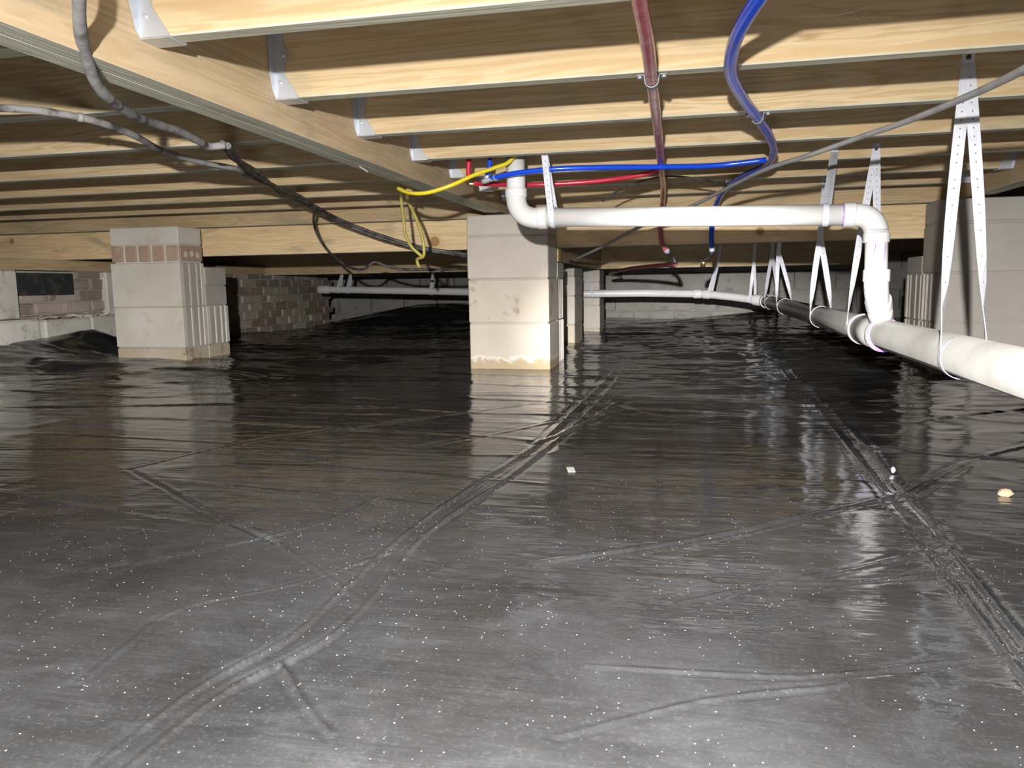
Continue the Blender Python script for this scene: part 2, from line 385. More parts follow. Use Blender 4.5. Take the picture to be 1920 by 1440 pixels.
# ------------------------------------------------------------------ setting
so = box('floor', -5.5, 4.5, -1.0, 10.0, -.5, -.06, 'soil', bev=0)
tag(so, 'bare soil under the black plastic sheeting', kind='structure')
xs = np.concatenate([np.linspace(-3.52, -1.4, 180, endpoint=False), np.linspace(-1.4, 1.3, 1000, endpoint=False), np.linspace(1.3, 3.2, 90)])
ys = np.concatenate([np.linspace(-.6, .45, 12, endpoint=False), .45*np.exp(np.linspace(0, math.log(8.35/.45), 820))])
X, Y = np.meshgrid(xs, ys); Z = ground(X, Y) + wrinkles(X, Y) + crease_height(X, Y)
nx, ny = len(xs), len(ys)
me = bpy.data.meshes.new('film')
me.vertices.add(nx*ny); me.vertices.foreach_set('co', np.stack([X, Y, Z], -1).astype(np.float32).ravel())
i = np.arange(nx*ny).reshape(ny, nx)
q = np.stack([i[:-1, :-1], i[:-1, 1:], i[1:, 1:], i[1:, :-1]], -1).reshape(-1, 4)
me.loops.add(q.size); me.loops.foreach_set('vertex_index', q.ravel().astype(np.int32))
me.polygons.add(len(q)); me.polygons.foreach_set('loop_start', np.arange(0, q.size, 4, dtype=np.int32))
me.polygons.foreach_set('use_smooth', np.ones(len(q), dtype=bool))
me.update(calc_edges=True)
film = link('ground_sheet', me, 'film')
tag(film, 'glossy black plastic sheeting, creased and dusty, covering the whole crawl space ground', 'plastic sheet')

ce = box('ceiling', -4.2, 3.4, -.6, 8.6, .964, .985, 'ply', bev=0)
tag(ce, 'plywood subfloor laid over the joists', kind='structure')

def pile(n): return (['brick_a']*3 + ['brick_b'] + ['brick_c']*2)[n % 6]
# left foundation wall: bricks laid singly
wl = box('wall_left', -3.75, -3.513, 1.6, 7.27, -.1, .505, 'mortar', bev=0)
tag(wl, 'old brick foundation wall at the left, rough lime mortar between the bricks', kind='structure')
brick_me = {}
for k in ('brick_a', 'brick_b', 'brick_c'):
    brick_me[k] = []
    for j in range(3):
        b = box_mesh(.11, .192, .058, .006, segs=2)
        for v in b.vertices: v.co += Vector([random.uniform(-.004, .004) for _ in range(3)])
        b.materials.append(M[k]); brick_me[k].append(b)
for row in range(8):
    z = .005+row*.0665
    y = 3.2 + (.1 if row % 2 else 0) + random.uniform(-.02, .02)
    while y < 7.15:
        inpanel = 3.5 < y+.05 < 3.86 and z > .36
        if not inpanel and not (y < 4.12 and z < .2):
            k = random.choice(['brick_a', 'brick_a', 'brick_b', 'brick_c', 'brick_c'])
            o = link('brick', random.choice(brick_me[k]), None, wl)
            o.location = local(wl, (-3.555+random.uniform(-.008, .01), y+.1, z+.03))
            o.rotation_euler = (random.uniform(-.02, .02), random.uniform(-.03, .03), random.uniform(-.03, .03))
            o.scale = (1, random.uniform(.92, 1.02), random.uniform(.93, 1.05))
        y += .206+random.uniform(-.006, .006)
o = box('vent_panel', -3.55, -3.474, 3.46, 3.87, .372, .494, 'tar', wl, .004); o['label'] = 'black tar paper panel high on the wall'
o = box('whitewashed_pier', -3.56, -3.455, 3.05, 3.46, .25, .505, 'white', wl, .006); o['label'] = 'whitewashed pilaster'
o = box('whitewashed_pier', -3.56, -3.47, 4.13, 4.30, .24, .505, 'white', wl, .006); o['label'] = 'whitewashed pilaster'
y = 2.6
while y < 4.7:
    L = random.uniform(.26, .36)
    box('ledge_block', -3.56, -3.40+random.uniform(-.01, .01), y, y+L-.012, -.05, .243+random.uniform(-.006, .006), 'white', wl, .012); y += L
for k in range(14):
    x0, y0 = -3.46+random.uniform(-.03, .03), random.uniform(3.55, 4.2)
    me = box_mesh(random.uniform(.02, .06), random.uniform(.02, .07), .012, .004)
    link('rubble', me, random.choice(['white', 'mortar', 'brick_c']), wl, local(wl, (x0, y0, .25)), (random.uniform(-.3, .3), random.uniform(-.3, .3), random.uniform(0, 3)))

# back foundation wall: concrete blocks laid singly
wb = box('wall_back', -4.8, 3.4, 8.36, 8.6, -.1, .60, 'mortar', bev=0)
tag(wb, 'grey concrete block foundation wall at the far end', kind='structure')
bb = [box_mesh(.39, .2, .192, .006) for _ in range(3)]
for b in bb:
    for v in b.vertices: v.co.y += random.uniform(-.004, .004)
    b.materials.append(M['block_far'])
for row in range(4):
    z = -.11+row*.2
    x = -4.7+(.2 if row % 2 else 0)
    while x < 3.2:
        hh = .79 if row == 3 else 1
        o = link('concrete_block', random.choice(bb), None, wb, local(wb, (x, 8.42+random.uniform(-.006, .006), z+.098*hh)))
        o.scale = (1, 1, hh); x += .4
wr_ = box('wall_right', 3.2, 3.4, 1.0, 8.36, -.1, .6, 'block_far', bev=0)
tag(wr_, 'concrete foundation wall beyond the right-hand pier', kind='structure')

# ------------------------------------------------------------------ lumber
def lumber(name, L, th, ht, loc, mat, parent=None, along='x', bev=.003):
    me = box_mesh(L, th, ht, bev, True)
    rot = (0, 0, 0) if along == 'x' else (0, 0, PI/2)
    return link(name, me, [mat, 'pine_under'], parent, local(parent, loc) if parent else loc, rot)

def hanger_meshes():
    # side plate seen on the joist face (x, z), seat, and face flange on the girder (y, z); joist runs to +x from x=0, z=0 is the joist bottom
    side = [(0, -.002), (.050, -.002), (.050, .004), (.024, .044), (.024, .070), (.030, .074), (.030, .094), (.024, .098), (.024, .160), (0, .160)]
    fl = [(0, -.002), (.010, .010), (.021, .05), (.023, .160), (0, .160)]
    out = []
    for s in (-1, 1):
        out.append(('side_plate', poly_extrude(side, 'y', s*.0200, s*.0222)))
        out.append(('face_flange', poly_extrude([(s*(.0222+p), z) for p, z in fl], 'x', .0002, .0020)))
    out.append(('seat', poly_extrude([(-.0222, -.0032), (.0222, -.0032), (.0222, -.001), (-.0222, -.001)], 'x', 0, .050)))
    nm = []
    for (x, z) in ((.012, .03), (.021, .084), (.012, .13)):
        nm.append((x, -.0226, z))
    return out, nm
HP, HN = hanger_meshes()
nail_me = tube_mesh([(0, .001, 0), (0, -.0012, 0), (0, -.0018, 0)], [.0045, .0045, .003], 8)
nail_me.materials.append(M['steel'])
for nme, me in HP: me.materials.append(M['steel'])
def add_hanger(j, xw, flip=False):
    """sheet-steel hanger at the joist end xw, a part of its joist"""
    hg = link('joist_hanger', HP[4][1], None, j); hg['label'] = 'galvanized steel joist hanger'
    hg.location = (xw-j.location.x, 0, -.092)
    if flip: hg.rotation_euler = (0, 0, PI)
    for nme, me in HP[:4]: link(nme, me, None, hg)
    for p in HN:
        a = link('nail', nail_me, None, hg, p if not flip else (p[0], -p[1], p[2]), (0, 0, PI if flip else 0))

YB = [1.130, 1.537, 1.943, 2.352, 2.757, 3.165, 3.575]       # far edge of each joist
XG, XG2 = -.820, 1.140
ordn = ['nearest', 'second nearest', 'third nearest', 'fourth nearest', 'fifth nearest', 'sixth nearest', 'seventh and farthest']
for n, yb in enumerate(YB):
    L = XG2-XG-.002
    j = lumber('floor_joist', L, .038, .184, ((XG+XG2)/2, yb-.019, .778+.092), 'pine')
    ex = ['cut by the top of the picture', 'holding the red pipe clamp', 'holding the longest white strap', 'just in front of the upright white pipe',
          'behind the upright white pipe', 'hangered on the right girder', 'close in front of the cross girder'][n]
    tag(j, f'{ordn[n]} joist right of the girder, {ex}', 'joist', 'joists right of the double girder')
    add_hanger(j, XG)
    if n >= 4: add_hanger(j, XG2, True)
for n, yb in enumerate(YB):
    j = lumber('floor_joist', 3.5, .038, .184, (-.905-1.75, yb-.019+random.uniform(-.006, .006), .778+.092), 'pine')
    tag(j, f'{ordn[n]} pine joist left of the girder, running to the left brick wall', 'joist', 'joists left of the double girder')

gd = empty('double_girder', 'double-ply pine girder with a joint line along its underside, running to the central pier', 'girder', (-.86, 1.8, .716))
for x in (-.8395, -.8800):
    lumber('girder_ply', 4.6, .0375, .25, (x, 1.450, .7225+.125), 'pine_worn', gd, 'y', .0004)
o = link('splinter', box_mesh(.03, .012, .004, .001), 'chip', gd, local(gd, (-.87, 2.05, .717)), (.3, .5, .8)); o['label'] = 'pale torn splinter on the underside'
bm = bmesh.new()
for (yc, zc, n_) in ((1.47, .80, 9), (1.98, .79, 8), (2.62, .765, 6)):
    for a in range(n_):
        for b in range(4):
            if random.random() < .6:
                mm = Matrix.Translation((-.8202, yc+a*.007, zc-b*.011)) @ Matrix.Diagonal((.0006, .0018, .007, 1))
                bmesh.ops.create_cube(bm, size=1, matrix=mm)
for v in bm.verts: v.co -= gd.location
me = bpy.data.meshes.new('stamp'); bm.to_mesh(me); bm.free()
link('grade_stamp', me, 'stamp', gd)['kind'] = 'stuff'
g2 = empty('girder', 'pine girder carried by the right-hand block pier', 'girder', (1.18, 2.8, .716))
lumber('girder_ply', 2.7, .0375, .25, (1.1595, 2.40, .7225+.125), 'pine_worn', g2, 'y', .002)
lumber('girder_ply', 2.7, .0375, .25, (1.1985, 2.40, .7225+.125), 'pine_worn', g2, 'y', .002)

cgd = empty('cross_girder', 'deep double girder crossing from wall to wall just above the knotty beam', 'girder', (-1.5, 3.795, .7225))
for y in (3.774, 3.814):
    lumber('girder_ply', 5.6, .038, .24, (-1.48, y, .7225+.12), 'pine', cgd)
cb = lumber('cross_beam', 5.8, .076, .150, (-1.65, 3.838, .5695+.075), 'beam')
tag(cb, 'broad knotty pine beam crossing behind the left and central piers', 'beam')
lb = lumber('longitudinal_beam', 4.2, .038, .20, (-.64, 6.05, .505+.10), 'pine', None, 'y')
tag(lb, 'narrow beam running back from the central pier over the two rear piers', 'beam')
sb = lumber('sill_beam', 6.4, .16, .06, (-3.56, 5.1, .508+.031), 'pine', None, 'y')
tag(sb, 'sill beam lying on top of the left brick wall', 'beam')
fb = lumber('rear_cross_beam', 5.9, .038, .24, (-1.7, 6.05, .505+.115), 'pine')
tag(fb, 'rear cross beam seen in the dark under the knotty beam', 'beam')
fs = lumber('rear_sill', 7.4, .14, .2, (-.7, 8.44, .605+.1), 'pine')
tag(fs, 'sill plank on top of the far block wall', 'beam')
for k, (yy) in enumerate((4.6, 5.0, 5.4, 5.8, 6.3, 6.7, 7.1, 7.5, 7.9)):
    j = lumber('rear_joist', 4.6, .038, .184, (-1.1, yy, .778+.092), 'pine')
    tag(j, ['first', 'second', 'third', 'fourth', 'fifth', 'sixth', 'seventh', 'eighth', 'ninth'][k]+' pine joist behind the cross beam, counted from it, deep in shadow', 'joist', 'joists beyond the cross beam')

# ------------------------------------------------------------------ piers
def fluted(w_, d, h_, side):
    """block with grooved end on +x (side=1) or -x (side=-1); origin at its centre"""
    e = w_/2; q = d/2
    prof = [(e, -q), (e, -q+.028), (e-.013, -q+.034), (e-.013, -q+.070), (e-.002, -q+.076), (e-.002, -q+.088), (e-.010, -q+.094), (e-.010, q-.072), (e-.002, q-.064), (e-.002, q-.052), (e-.014, q-.046), (e-.014, q-.030), (e, q-.024), (e, q), (-e, q), (-e, -q)]
    me = poly_extrude([(x*side, y) for x, y in prof], 'z', -h_/2, h_/2)
    bm = bmesh.new(); bm.from_mesh(me); bmesh.ops.bevel(bm, geom=[e_ for e_ in bm.edges if abs(e_.verts[0].co.z-e_.verts[1].co.z) < 1e-6], offset=.002, segments=1, affect='EDGES')
    bm.to_mesh(me); bm.free(); return me
def pier(name, label, x0, x1, y0, y1, zs, mats, mort='mortar', flute=None):
    """zs: course boundaries"""
    e = empty(name, label, 'pier', ((x0+x1)/2, (y0+y1)/2, zs[0]))
    add_courses(e, x0, x1, y0, y1, zs, mats, mort, flute); return e
def add_courses(e, x0, x1, y0, y1, zs, mats, mort='mortar', flute=None):
    box('mortar', x0+.006, x1-.006, y0+.006, y1-.006, zs[0], zs[-1]-.004, mort, e, 0)
    for n, (a, b) in enumerate(zip(zs[:-1], zs[1:])):
        dx, dy = random.uniform(-.003, .003), random.uniform(-.002, .002)
        if flute and n in flute[1]:
            me = fluted(x1-x0, y1-y0, b-a-.006, flute[0])
            link('concrete_block', me, mats[n], e, local(e, ((x0+x1)/2+dx, (y0+y1)/2+dy, (a+b)/2)))
        else:
            box('concrete_block', x0+dx, x1+dx, y0+dy, y1+dy, a+.003, b-.003, mats[n], e, .004)

cp_ = pier('block_pier', 'central concrete block pier under the end of the double girder', -.982, -.600, 3.50, 3.752, (-.06, .214, .418, .617, .714), ['block_foot', 'block_stained', 'block', 'block'])
add_courses(cp_, -.970, -.600, 3.757, 3.95, (-.06, .214, .418, .50), ['block', 'block', 'block_grey'], flute=(1, (0, 1)))
o = box('wood_shim', -.95, -.602, 3.805, 3.90, .501, .568, 'pine', cp_, .002); o['label'] = 'pine shim block under the cross beam'
lp = pier('block_pier', 'left whitish block pier with a course of bricks near its top', -2.905, -2.500, 3.50, 3.700, (-.02, .093, .303, .532), ['block_base', 'block_pale', 'block_pale'], flute=(1, (1, 2)))
add_courses(lp, -2.90, -2.500, 3.704, 3.90, (-.02, .093, .303, .41, .512), ['block_base', 'block_pale', 'block_grey', 'block_grey'], flute=(1, (1,)))
box('mortar', -2.885, -2.508, 3.512, 3.69, .53, .622, 'block_pale', lp, 0)
xb = -2.900
for k in range(5):
    o = box('brick', xb, xb+.066, 3.502+random.uniform(-.003, .003), 3.62, .537, .617, 'brick_pier', lp, .004); xb += .080
o = box('brick', -2.51, -2.498, 3.51, 3.69, .537, .617, 'brick_pier', lp, .002); o['label'] = 'brick laid lengthwise with round holes showing'
for k, yy in enumerate((3.55, 3.60, 3.65)):
    link('core_hole', tube_mesh([(-.002, 0, 0), (.0012, 0, 0)], .016, 12), 'block_pale', o, (.006, yy-3.6, random.uniform(-.008, .008)))
box('concrete_block', -2.903, -2.503, 3.503, 3.698, .621, .712, 'block_pale', lp, .005)
rp = pier('block_pier', 'right-hand grey block pier behind the longest white strap', 1.020, 1.425, 3.50, 3.700, (-.06, .21, .412, .615, .714), ['block_grey']*4, flute=(-1, (0, 1)))
add_courses(rp, 1.015, 1.42, 3.704, 3.93, (-.06, .21, .412, .492), ['block_grey']*3, flute=(-1, (0, 1)))
p2 = pier('block_pier', 'narrow grey block pier half hidden behind the central pier', -.93, -.700, 5.10, 5.50, (-.06, .12, .31, .44, .503), ['block_base', 'block', 'block', 'block'])
p3 = pier('block_pier', 'rearmost grey block pier crossed by the thin far pipe', -.90, -.662, 6.32, 6.68, (-.06, .02, .21, .40, .503), ['block_base', 'block', 'block', 'block'])

# ------------------------------------------------------------------ drain pipes (one glued assembly)
dp = empty('drain_pipe', 'white plastic drain with thick main, overhead branch and thin far run, hung on straps', 'pipe', (.58, 2.5, .2))
def mz(y): return .2265 + (y-2.0)*.0052 if y > 1 else .2213
RM, RB = .0435, .0302
tube('main_pipe', [(.58, .2, mz(.2)), (.58, 5.80, mz(5.8))], RM, 'pvc_dusty', dp, sm=False, seg=36)['label'] = 'thick dusty main drain'
b0, b1 = Vector((-.44, 2.47, .603)), Vector((.462, 2.402, .576))
tube('branch_pipe', [b0, b1], RB, 'pvc', dp, sm=False, seg=28)['label'] = 'thin white overhead branch'
def elbow(name, p, q, r_, mat, parent, c):
    """p, q: open ends; c: corner"""
    p, q, c = Vector(p), Vector(q), Vector(c); pts = []
    for k in range(13):
        s = k/12; pts.append(p*(1-s)**2 + c*2*s*(1-s) + q*s*s)
    return link(name, tube_mesh([local(parent, x) for x in pts], r_, 28), mat, parent)
el = elbow('elbow', (-.530, 2.48, .682), (-.452, 2.472, .603), .0325, 'pvc', dp, (-.531, 2.478, .601))
collar('collar', (-.529, 2.48, .684), (0, 0, 1), .028, .0355, 'pvc', dp); collar('collar', (-.440, 2.471, .603), (1, -.07, -.02), .030, .0355, 'pvc', dp)
tube('riser_pipe', [(-.529, 2.48, .66), (-.529, 2.48, .80)], RB, 'pvc', dp, sm=False, seg=28)
elbow('elbow', (.470, 2.402, .575), (.531, 2.376, .515), .0325, 'pvc', dp, (.530, 2.398, .578))
collar('collar', (.462, 2.402, .576), (1, -.07, -.02), .032, .0352, 'pvc', dp); collar('collar', (.531, 2.376, .508), (0, 0, 1), .028, .0352, 'pvc', dp)
collar('primer_ring', (.444, 2.4035, .5765), (1, -.07, -.02), .004, .0312, 'primer', dp)
tube('drop_pipe', [(.531, 2.376, .53), (.533, 2.365, .36)], RB, 'pvc', dp, sm=False, seg=28)
collar('collar', (.5335, 2.365, .402), (0, 0, 1), .036, .0355, 'pvc', dp)
elbow('elbow', (.5335, 2.365, .385), (.557, 2.425, .312), .0325, 'pvc', dp, (.534, 2.365, .35))
dd = Vector((.030, .075, -.075)).normalized()
collar('collar', Vector((.554, 2.415, .322)), dd, .036, .0360, 'pvc', dp)
tube('wye_arm', [(.551, 2.405, .33), (.580, 2.478, .258)], .0340, 'pvc', dp, sm=False, seg=28)
ym = mz(2.56)
tube('wye_body', [(.58, 2.44, mz(2.44)), (.58, 2.72, mz(2.72))], .0475, 'pvc_dusty', dp, sm=False, seg=36)
collar('collar', (.58, 2.715, mz(2.7)), (0, 1, 0), .030, .0510, 'pvc', dp); collar('collar', (.58, 2.455, mz(2.45)), (0, 1, 0), .026, .0510, 'pvc', dp)
collar('primer_ring', (.58, 2.437, mz(2.43)), (0, 1, 0), .010, .0495, 'primer', dp)
# far run
tube('far_pipe', [(-3.03, 6.2, .372), (-2.95, 6.2, .37), (-1.75, 6.2, .335), (-.755, 6.2, .308), (.12, 6.2, .297), (.36, 6.05, .275), (.58, 5.86, .243)], .0302, 'pvc', dp, n=2, seg=20)['label'] = 'thin far pipe'
collar('end_cap', (-3.03, 6.2, .372), (1, 0, -.02), .09, .037, 'pvc', dp)
collar('collar', (.11, 6.2, .297), (1, -.1, 0), .06, .036, 'pvc', dp); collar('collar', (.18, 6.17, .293), (1, -.5, -.05), .05, .036, 'pvc', dp)
collar('reducer', (.545, 5.89, .25), (.75, -.65, -.1), .09, .041, 'pvc', dp); collar('collar', (.58, 5.76, .245), (0, 1, 0), .10, .049, 'pvc', dp)
# print along the branch pipe: faint red characters, too small to read
bm = bmesh.new(); dxb = (b1-b0).normalized()
s = .03
while s < .80:
    wch = random.uniform(.003, .010)
    if not (.52 < s < .60):
        p = b0 + dxb*s; a = random.uniform(-.06, .06)+.10
        c_ = p + Vector((0, -math.cos(a), math.sin(a)))*(RB+.0002)
        bmesh.ops.create_cube(bm, size=1, matrix=Matrix.Translation(c_-dp.location) @ Matrix.Rotation(-a, 4, 'X') @ Matrix.Diagonal((wch, .0004, .0035, 1)))
    s += wch + random.uniform(.002, .012)
me = bpy.data.meshes.new('print'); bm.to_mesh(me); bm.free(); link('printed_marks', me, 'print', dp)['kind'] = 'stuff'
for (x, z0, z1) in ((.522, .465, .49), (.548, .415, .49)):   # drips of primer on the drop pipe
    k = Vector((x-.532, 0, 0)); yy = 2.370-math.sqrt(RB**2-k.x**2)-.0002
    tube('primer_drip', [(x, yy, z1), (x-.001, yy-.0005, (z0+z1)/2), (x-.004, yy, z0)], .0012, 'primer', dp, n=2, seg=6)

# ------------------------------------------------------------------ hanger straps
def strap(label, top, bot_c, rb, axis, apex=None, width=.024, dots=True, tabw=(1, 0, 0), spread=None):
    """top: nail point on the joist; bot_c: pipe centre inside the loop; axis: pipe direction; two strands twist down to the sides of the pipe"""
    top, c, ax = Vector(top), Vector(bot_c), Vector(axis).normalized()
    e = empty('pipe_strap', label, 'strap', tuple(top), 'perforated hanger straps')
    side = ax.cross(Vector((0, 0, 1))).normalized()
    ap = Vector(apex) if apex else top - Vector((0, 0, .004))
    L = lambda p: Vector(local(e, p))
    link('strap_tab', ribbon_mesh([L(top+Vector((0, -.002, .03))), L(top+Vector((0, -.002, 0))), L(ap)], [tabw]*3, width), 'strap', e)
    dotbm = bmesh.new()
    for k, s_ in enumerate((-1, 1)):
        end = c + side*s_*(rb+.001)
        st = ap + Vector((s_*.0012, -.0015*(k+1), .004)) if spread is None else ap + Vector((s_*spread, -.0015*(k+1), .008))
        n = 12; pts, wd = [], []
        for i_ in range(n+1):
            u = i_/n; p = st.lerp(end, u) + side*s_*math.sin(u*PI)*.003
            pts.append(L(p)); q_ = min(1, max(0, (u-.15)/.85)); wd.append(Vector(tabw).lerp(ax, q_*q_))
        link('strand', ribbon_mesh(pts, wd, width*.96), 'strap', e)
        if dots:
            leng = (end-st).length; m_ = int(leng/.019)
            for i_ in range(1, m_):
                u = i_/m_*.96+.02; f = u*n; a_ = min(int(f), n-1); p = pts[a_].lerp(pts[a_+1], f-a_)
                T = (pts[a_+1]-pts[a_]).normalized(); wv = wd[a_].lerp(wd[a_+1], f-a_); wv = (wv-T*wv.dot(T)).normalized(); nv = T.cross(wv)
                mt = Matrix((wv, T, nv)).transposed().to_4x4(); mt.translation = p
                bmesh.ops.create_cube(dotbm, size=1, matrix=mt @ Matrix.Diagonal((.0026, .0030, .0020, 1)))
    if dots:
        me = bpy.data.meshes.new('dots'); dotbm.to_mesh(me); link('punch_holes', me, 'dot', e)
    dotbm.free()
    ring, wd = [], []
    for i_ in range(29):
        a = 2*PI*i_/28; ring.append(L(c + (side*math.cos(a)+Vector((0, 0, 1))*math.sin(a))*(rb+.0012))); wd.append(ax)
    link('loop', ribbon_mesh(ring, wd, width*.7), 'strap', e)
    link('nail', tube_mesh([(0, 0, 0), (0, -.004, 0), (0, -.0055, 0)], [.005, .005, .003], 8), 'dark_steel', e, (0, -.002, .012))
    return e
AY = (0, 1, 0.005)
strap('longest white perforated strap, near right, around the thick main', (.592, 1.903, .850), (.58, 1.79, mz(1.79)), RM+.001, AY, None, .026)
strap('white strap behind the right-hand bend of the branch, around the thick main', (.594, 2.716, .79), (.58, 2.76, mz(2.76)), RM+.001, AY)
strap('white strap hanging between the drop pipe and the far end, apex below the branch pipe', (.578, 3.532, .79), (.58, 3.52, mz(3.52)), RM+.001, AY, (.566, 3.525, .56))
strap('middle far white strap of the cluster at the far end of the main', (.53, 4.60, .79), (.58, 4.72, mz(4.72)), RM+.001, AY, (.528, 4.66, .545), .022, False)
strap('farther strap beside the middle one, where the main ends', (.54, 5.00, .79), (.58, 5.42, mz(5.42)), RM+.001, AY, (.545, 5.15, .54), .022, False)
strap('strap on the slanting thin pipe, right of the reducer', (.50, 5.80, .79), (.50, 5.93, .255), .031, (.75, -.65, -.1), (.50, 5.88, .54), .022, False)
strap('strap on the bend of the far pipe, left of the others', (.27, 5.78, .79), (.20, 6.16, .292), .031, (.9, -.4, -.05), (.255, 6.0, .54), .022, False)
strap('strap round the branch pipe beside its left-hand bend', (-.418, 2.357, .82), (-.405, 2.4675, .602), RB+.001, (1, -.07, -.02), None, .020)
strap('strap round the branch pipe near its right-hand bend', (.470, 2.716, .80), (.398, 2.407, .578), RB+.001, (1, -.07, -.02), None, .022)
strap('strap on the far pipe behind the central pier and rear piers', (-.86, 6.34, .62), (-.70, 6.2, .306), .031, (1, 0, -.02), (-.79, 6.29, .48), .022, False)
strap('strap nearest the capped left end of the far pipe', (-2.89, 6.31, .79), (-2.90, 6.2, .368), .031, (1, 0, -.02), (-2.88, 6.26, .52), .022, False)
strap('second strap from the capped left end of the far pipe', (-2.80, 6.31, .79), (-2.81, 6.2, .365), .031, (1, 0, -.02), (-2.80, 6.26, .52), .022, False)
strap('strap on the far pipe just left of the central pier', (-2.06, 6.31, .79), (-2.06, 6.2, .343), .031, (1, 0, -.02), (-2.06, 6.26, .50), .022, False)

# ------------------------------------------------------------------ water pipes
def clamp(parent, c, d, rt_, r_):
    """two-hole metal clamp over the pipe, nailed up to the joist"""
    c, d, side = Vector(c), Vector(d).normalized(), Vector(rt_).normalized()
    pts = [c+side*-(r_+.016)+Vector((0, 0, r_*.9)), c+side*-(r_+.003)+Vector((0, 0, r_*.9))]
    for k in range(9):
        a = PI*k/8; pts.append(c + side*-math.cos(a)*(r_+.0015) + Vector((0, 0, -1))*math.sin(a)*(r_+.0015))
    pts += [c+side*(r_+.003)+Vector((0, 0, r_*.9)), c+side*(r_+.016)+Vector((0, 0, r_*.9))]
    o = link('pipe_clamp', ribbon_mesh([local(parent, p) for p in pts], [d]*len(pts), .020, .002), 'clamp', parent); o['label'] = 'galvanized two-hole clamp'
    for s_ in (-1, 1):
        link('nail', tube_mesh([(0, 0, .002), (0, 0, -.004)], .0045, 8), 'steel', o, tuple(Vector(local(parent, c+side*s_*(r_+.011)+Vector((0, 0, r_*.9))))))
RP = .0112
red = empty('red_water_pipe', 'thick dusty red water pipe running back under the joists', 'water pipe', (-.062, 1.5, .766))
tube('pipe', [(-.066, .55, .766), (-.064, .85, .766), (-.062, 1.092, .766), (-.060, 1.254, .766), (-.062, 1.511, .766), (-.065, 1.907, .766), (-.075, 2.655, .762), (-.085, 3.30, .752), (-.098, 3.58, .70), (-.105, 3.69, .63), (-.099, 3.715, .575), (-.073, 3.75, .532)], RP, 'red', red, n=8, seg=18)
clamp(red, (-.062, 1.520, .7655), (0, 1, 0), (1, 0, 0), RP)
collar('crimp_ring', (-.078, 3.745, .540), (.5, .6, -.6), .02, .0135, 'steel', red)
tube('fitting', [(-.073, 3.75, .532), (-.05, 3.80, .512), (-.035, 3.81, .48)], .010, 'dark_steel', red, n=4)
blue = empty('blue_water_pipe', 'thick blue water pipe curving back under the joists', 'water pipe', (.1, 1.9, .766))
tube('pipe', [(.16, .70, .766), (.13, .92, .766), (.092, 1.133, .766), (.077, 1.265, .766), (.077, 1.476, .766), (.111, 1.689, .766), (.165, 1.927, .766), (.222, 2.207, .766), (.256, 2.45, .766), (.258, 2.70, .766), (.214, 2.906, .766), (.166, 3.183, .758), (.140, 3.42, .735), (.126, 3.62, .676), (.124, 3.70, .60), (.130, 3.74, .530)], RP, 'blue', blue, n=8, seg=18)
clamp(blue, (.164, 1.924, .7655), (.22, 1, 0), (1, -.22, 0), RP)
clamp(blue, (.18, 3.14, .7625), (-.2, 1, 0), (1, .2, 0), RP)
collar('crimp_ring', (.129, 3.735, .54), (0, .2, -1), .02, .0135, 'steel', blue)
tube('fitting', [(.130, 3.74, .530), (.118, 3.77, .505), (.095, 3.79, .49)], .010, 'dark_steel', blue, n=4)
tube('fitting', [(.095, 3.79, .49), (.09, 3.81, .465)], .012, 'brass', blue, sm=False)
bs = empty('thin_blue_pipe', 'thin bright blue pipe crossing in front of the upright white pipe', 'water pipe', (-.3, 2.6, .74))
tube('pipe', [(-.600, 2.425, .727), (-.530, 2.41, .735), (-.42, 2.40, .742), (-.25, 2.43, .745), (-.06, 2.50, .748), (.10, 2.55, .752), (.245, 2.54, .760)], .0082, 'blue_small', bs, n=6, seg=14)
tube('stub', [(-.603, 2.44, .79), (-.607, 2.435, .755), (-.613, 2.43, .728)], .0082, 'blue', bs, n=4)
tube('tee_fitting', [(-.628, 2.43, .718), (-.60, 2.426, .725), (-.585, 2.424, .729)], .0088, 'steel', bs, n=4); collar('crimp_ring', (-.583, 2.424, .729), (1, 0, .1), .012, .0105, 'steel', bs)
collar('crimp_ring', (-.612, 2.43, .732), (0, 0, 1), .010, .0105, 'steel', bs)
rs = empty('thin_red_pipe', 'thin red pipe passing behind the upright white pipe', 'water pipe', (-.4, 2.6, .74))
tube('pipe', [(-.668, 2.455, .718), (-.62, 2.53, .722), (-.53, 2.63, .728), (-.41, 2.66, .731), (-.25, 2.67, .738), (-.12, 2.66, .752), (-.07, 2.66, .764)], .0080, 'red_small', rs, n=6, seg=14)
tube('stub', [(-.677, 2.455, .80), (-.678, 2.455, .73), (-.676, 2.455, .722)], .0080, 'red_small', rs, n=4)
tube('elbow_fitting', [(-.678, 2.455, .730), (-.677, 2.455, .718), (-.662, 2.458, .717)], .0095, 'brass', rs, n=4)
rf = tube('far_red_pipe', [(-.035, 3.83, .475), (-.12, 4.2, .480), (-.35, 5.0, .478), (-.50, 5.6, .465), (-.56, 7.2, .45)], .0112, 'red_dark', None, n=5, seg=10)
tag(rf, 'dark red pipe running back behind the cross beam', 'water pipe')

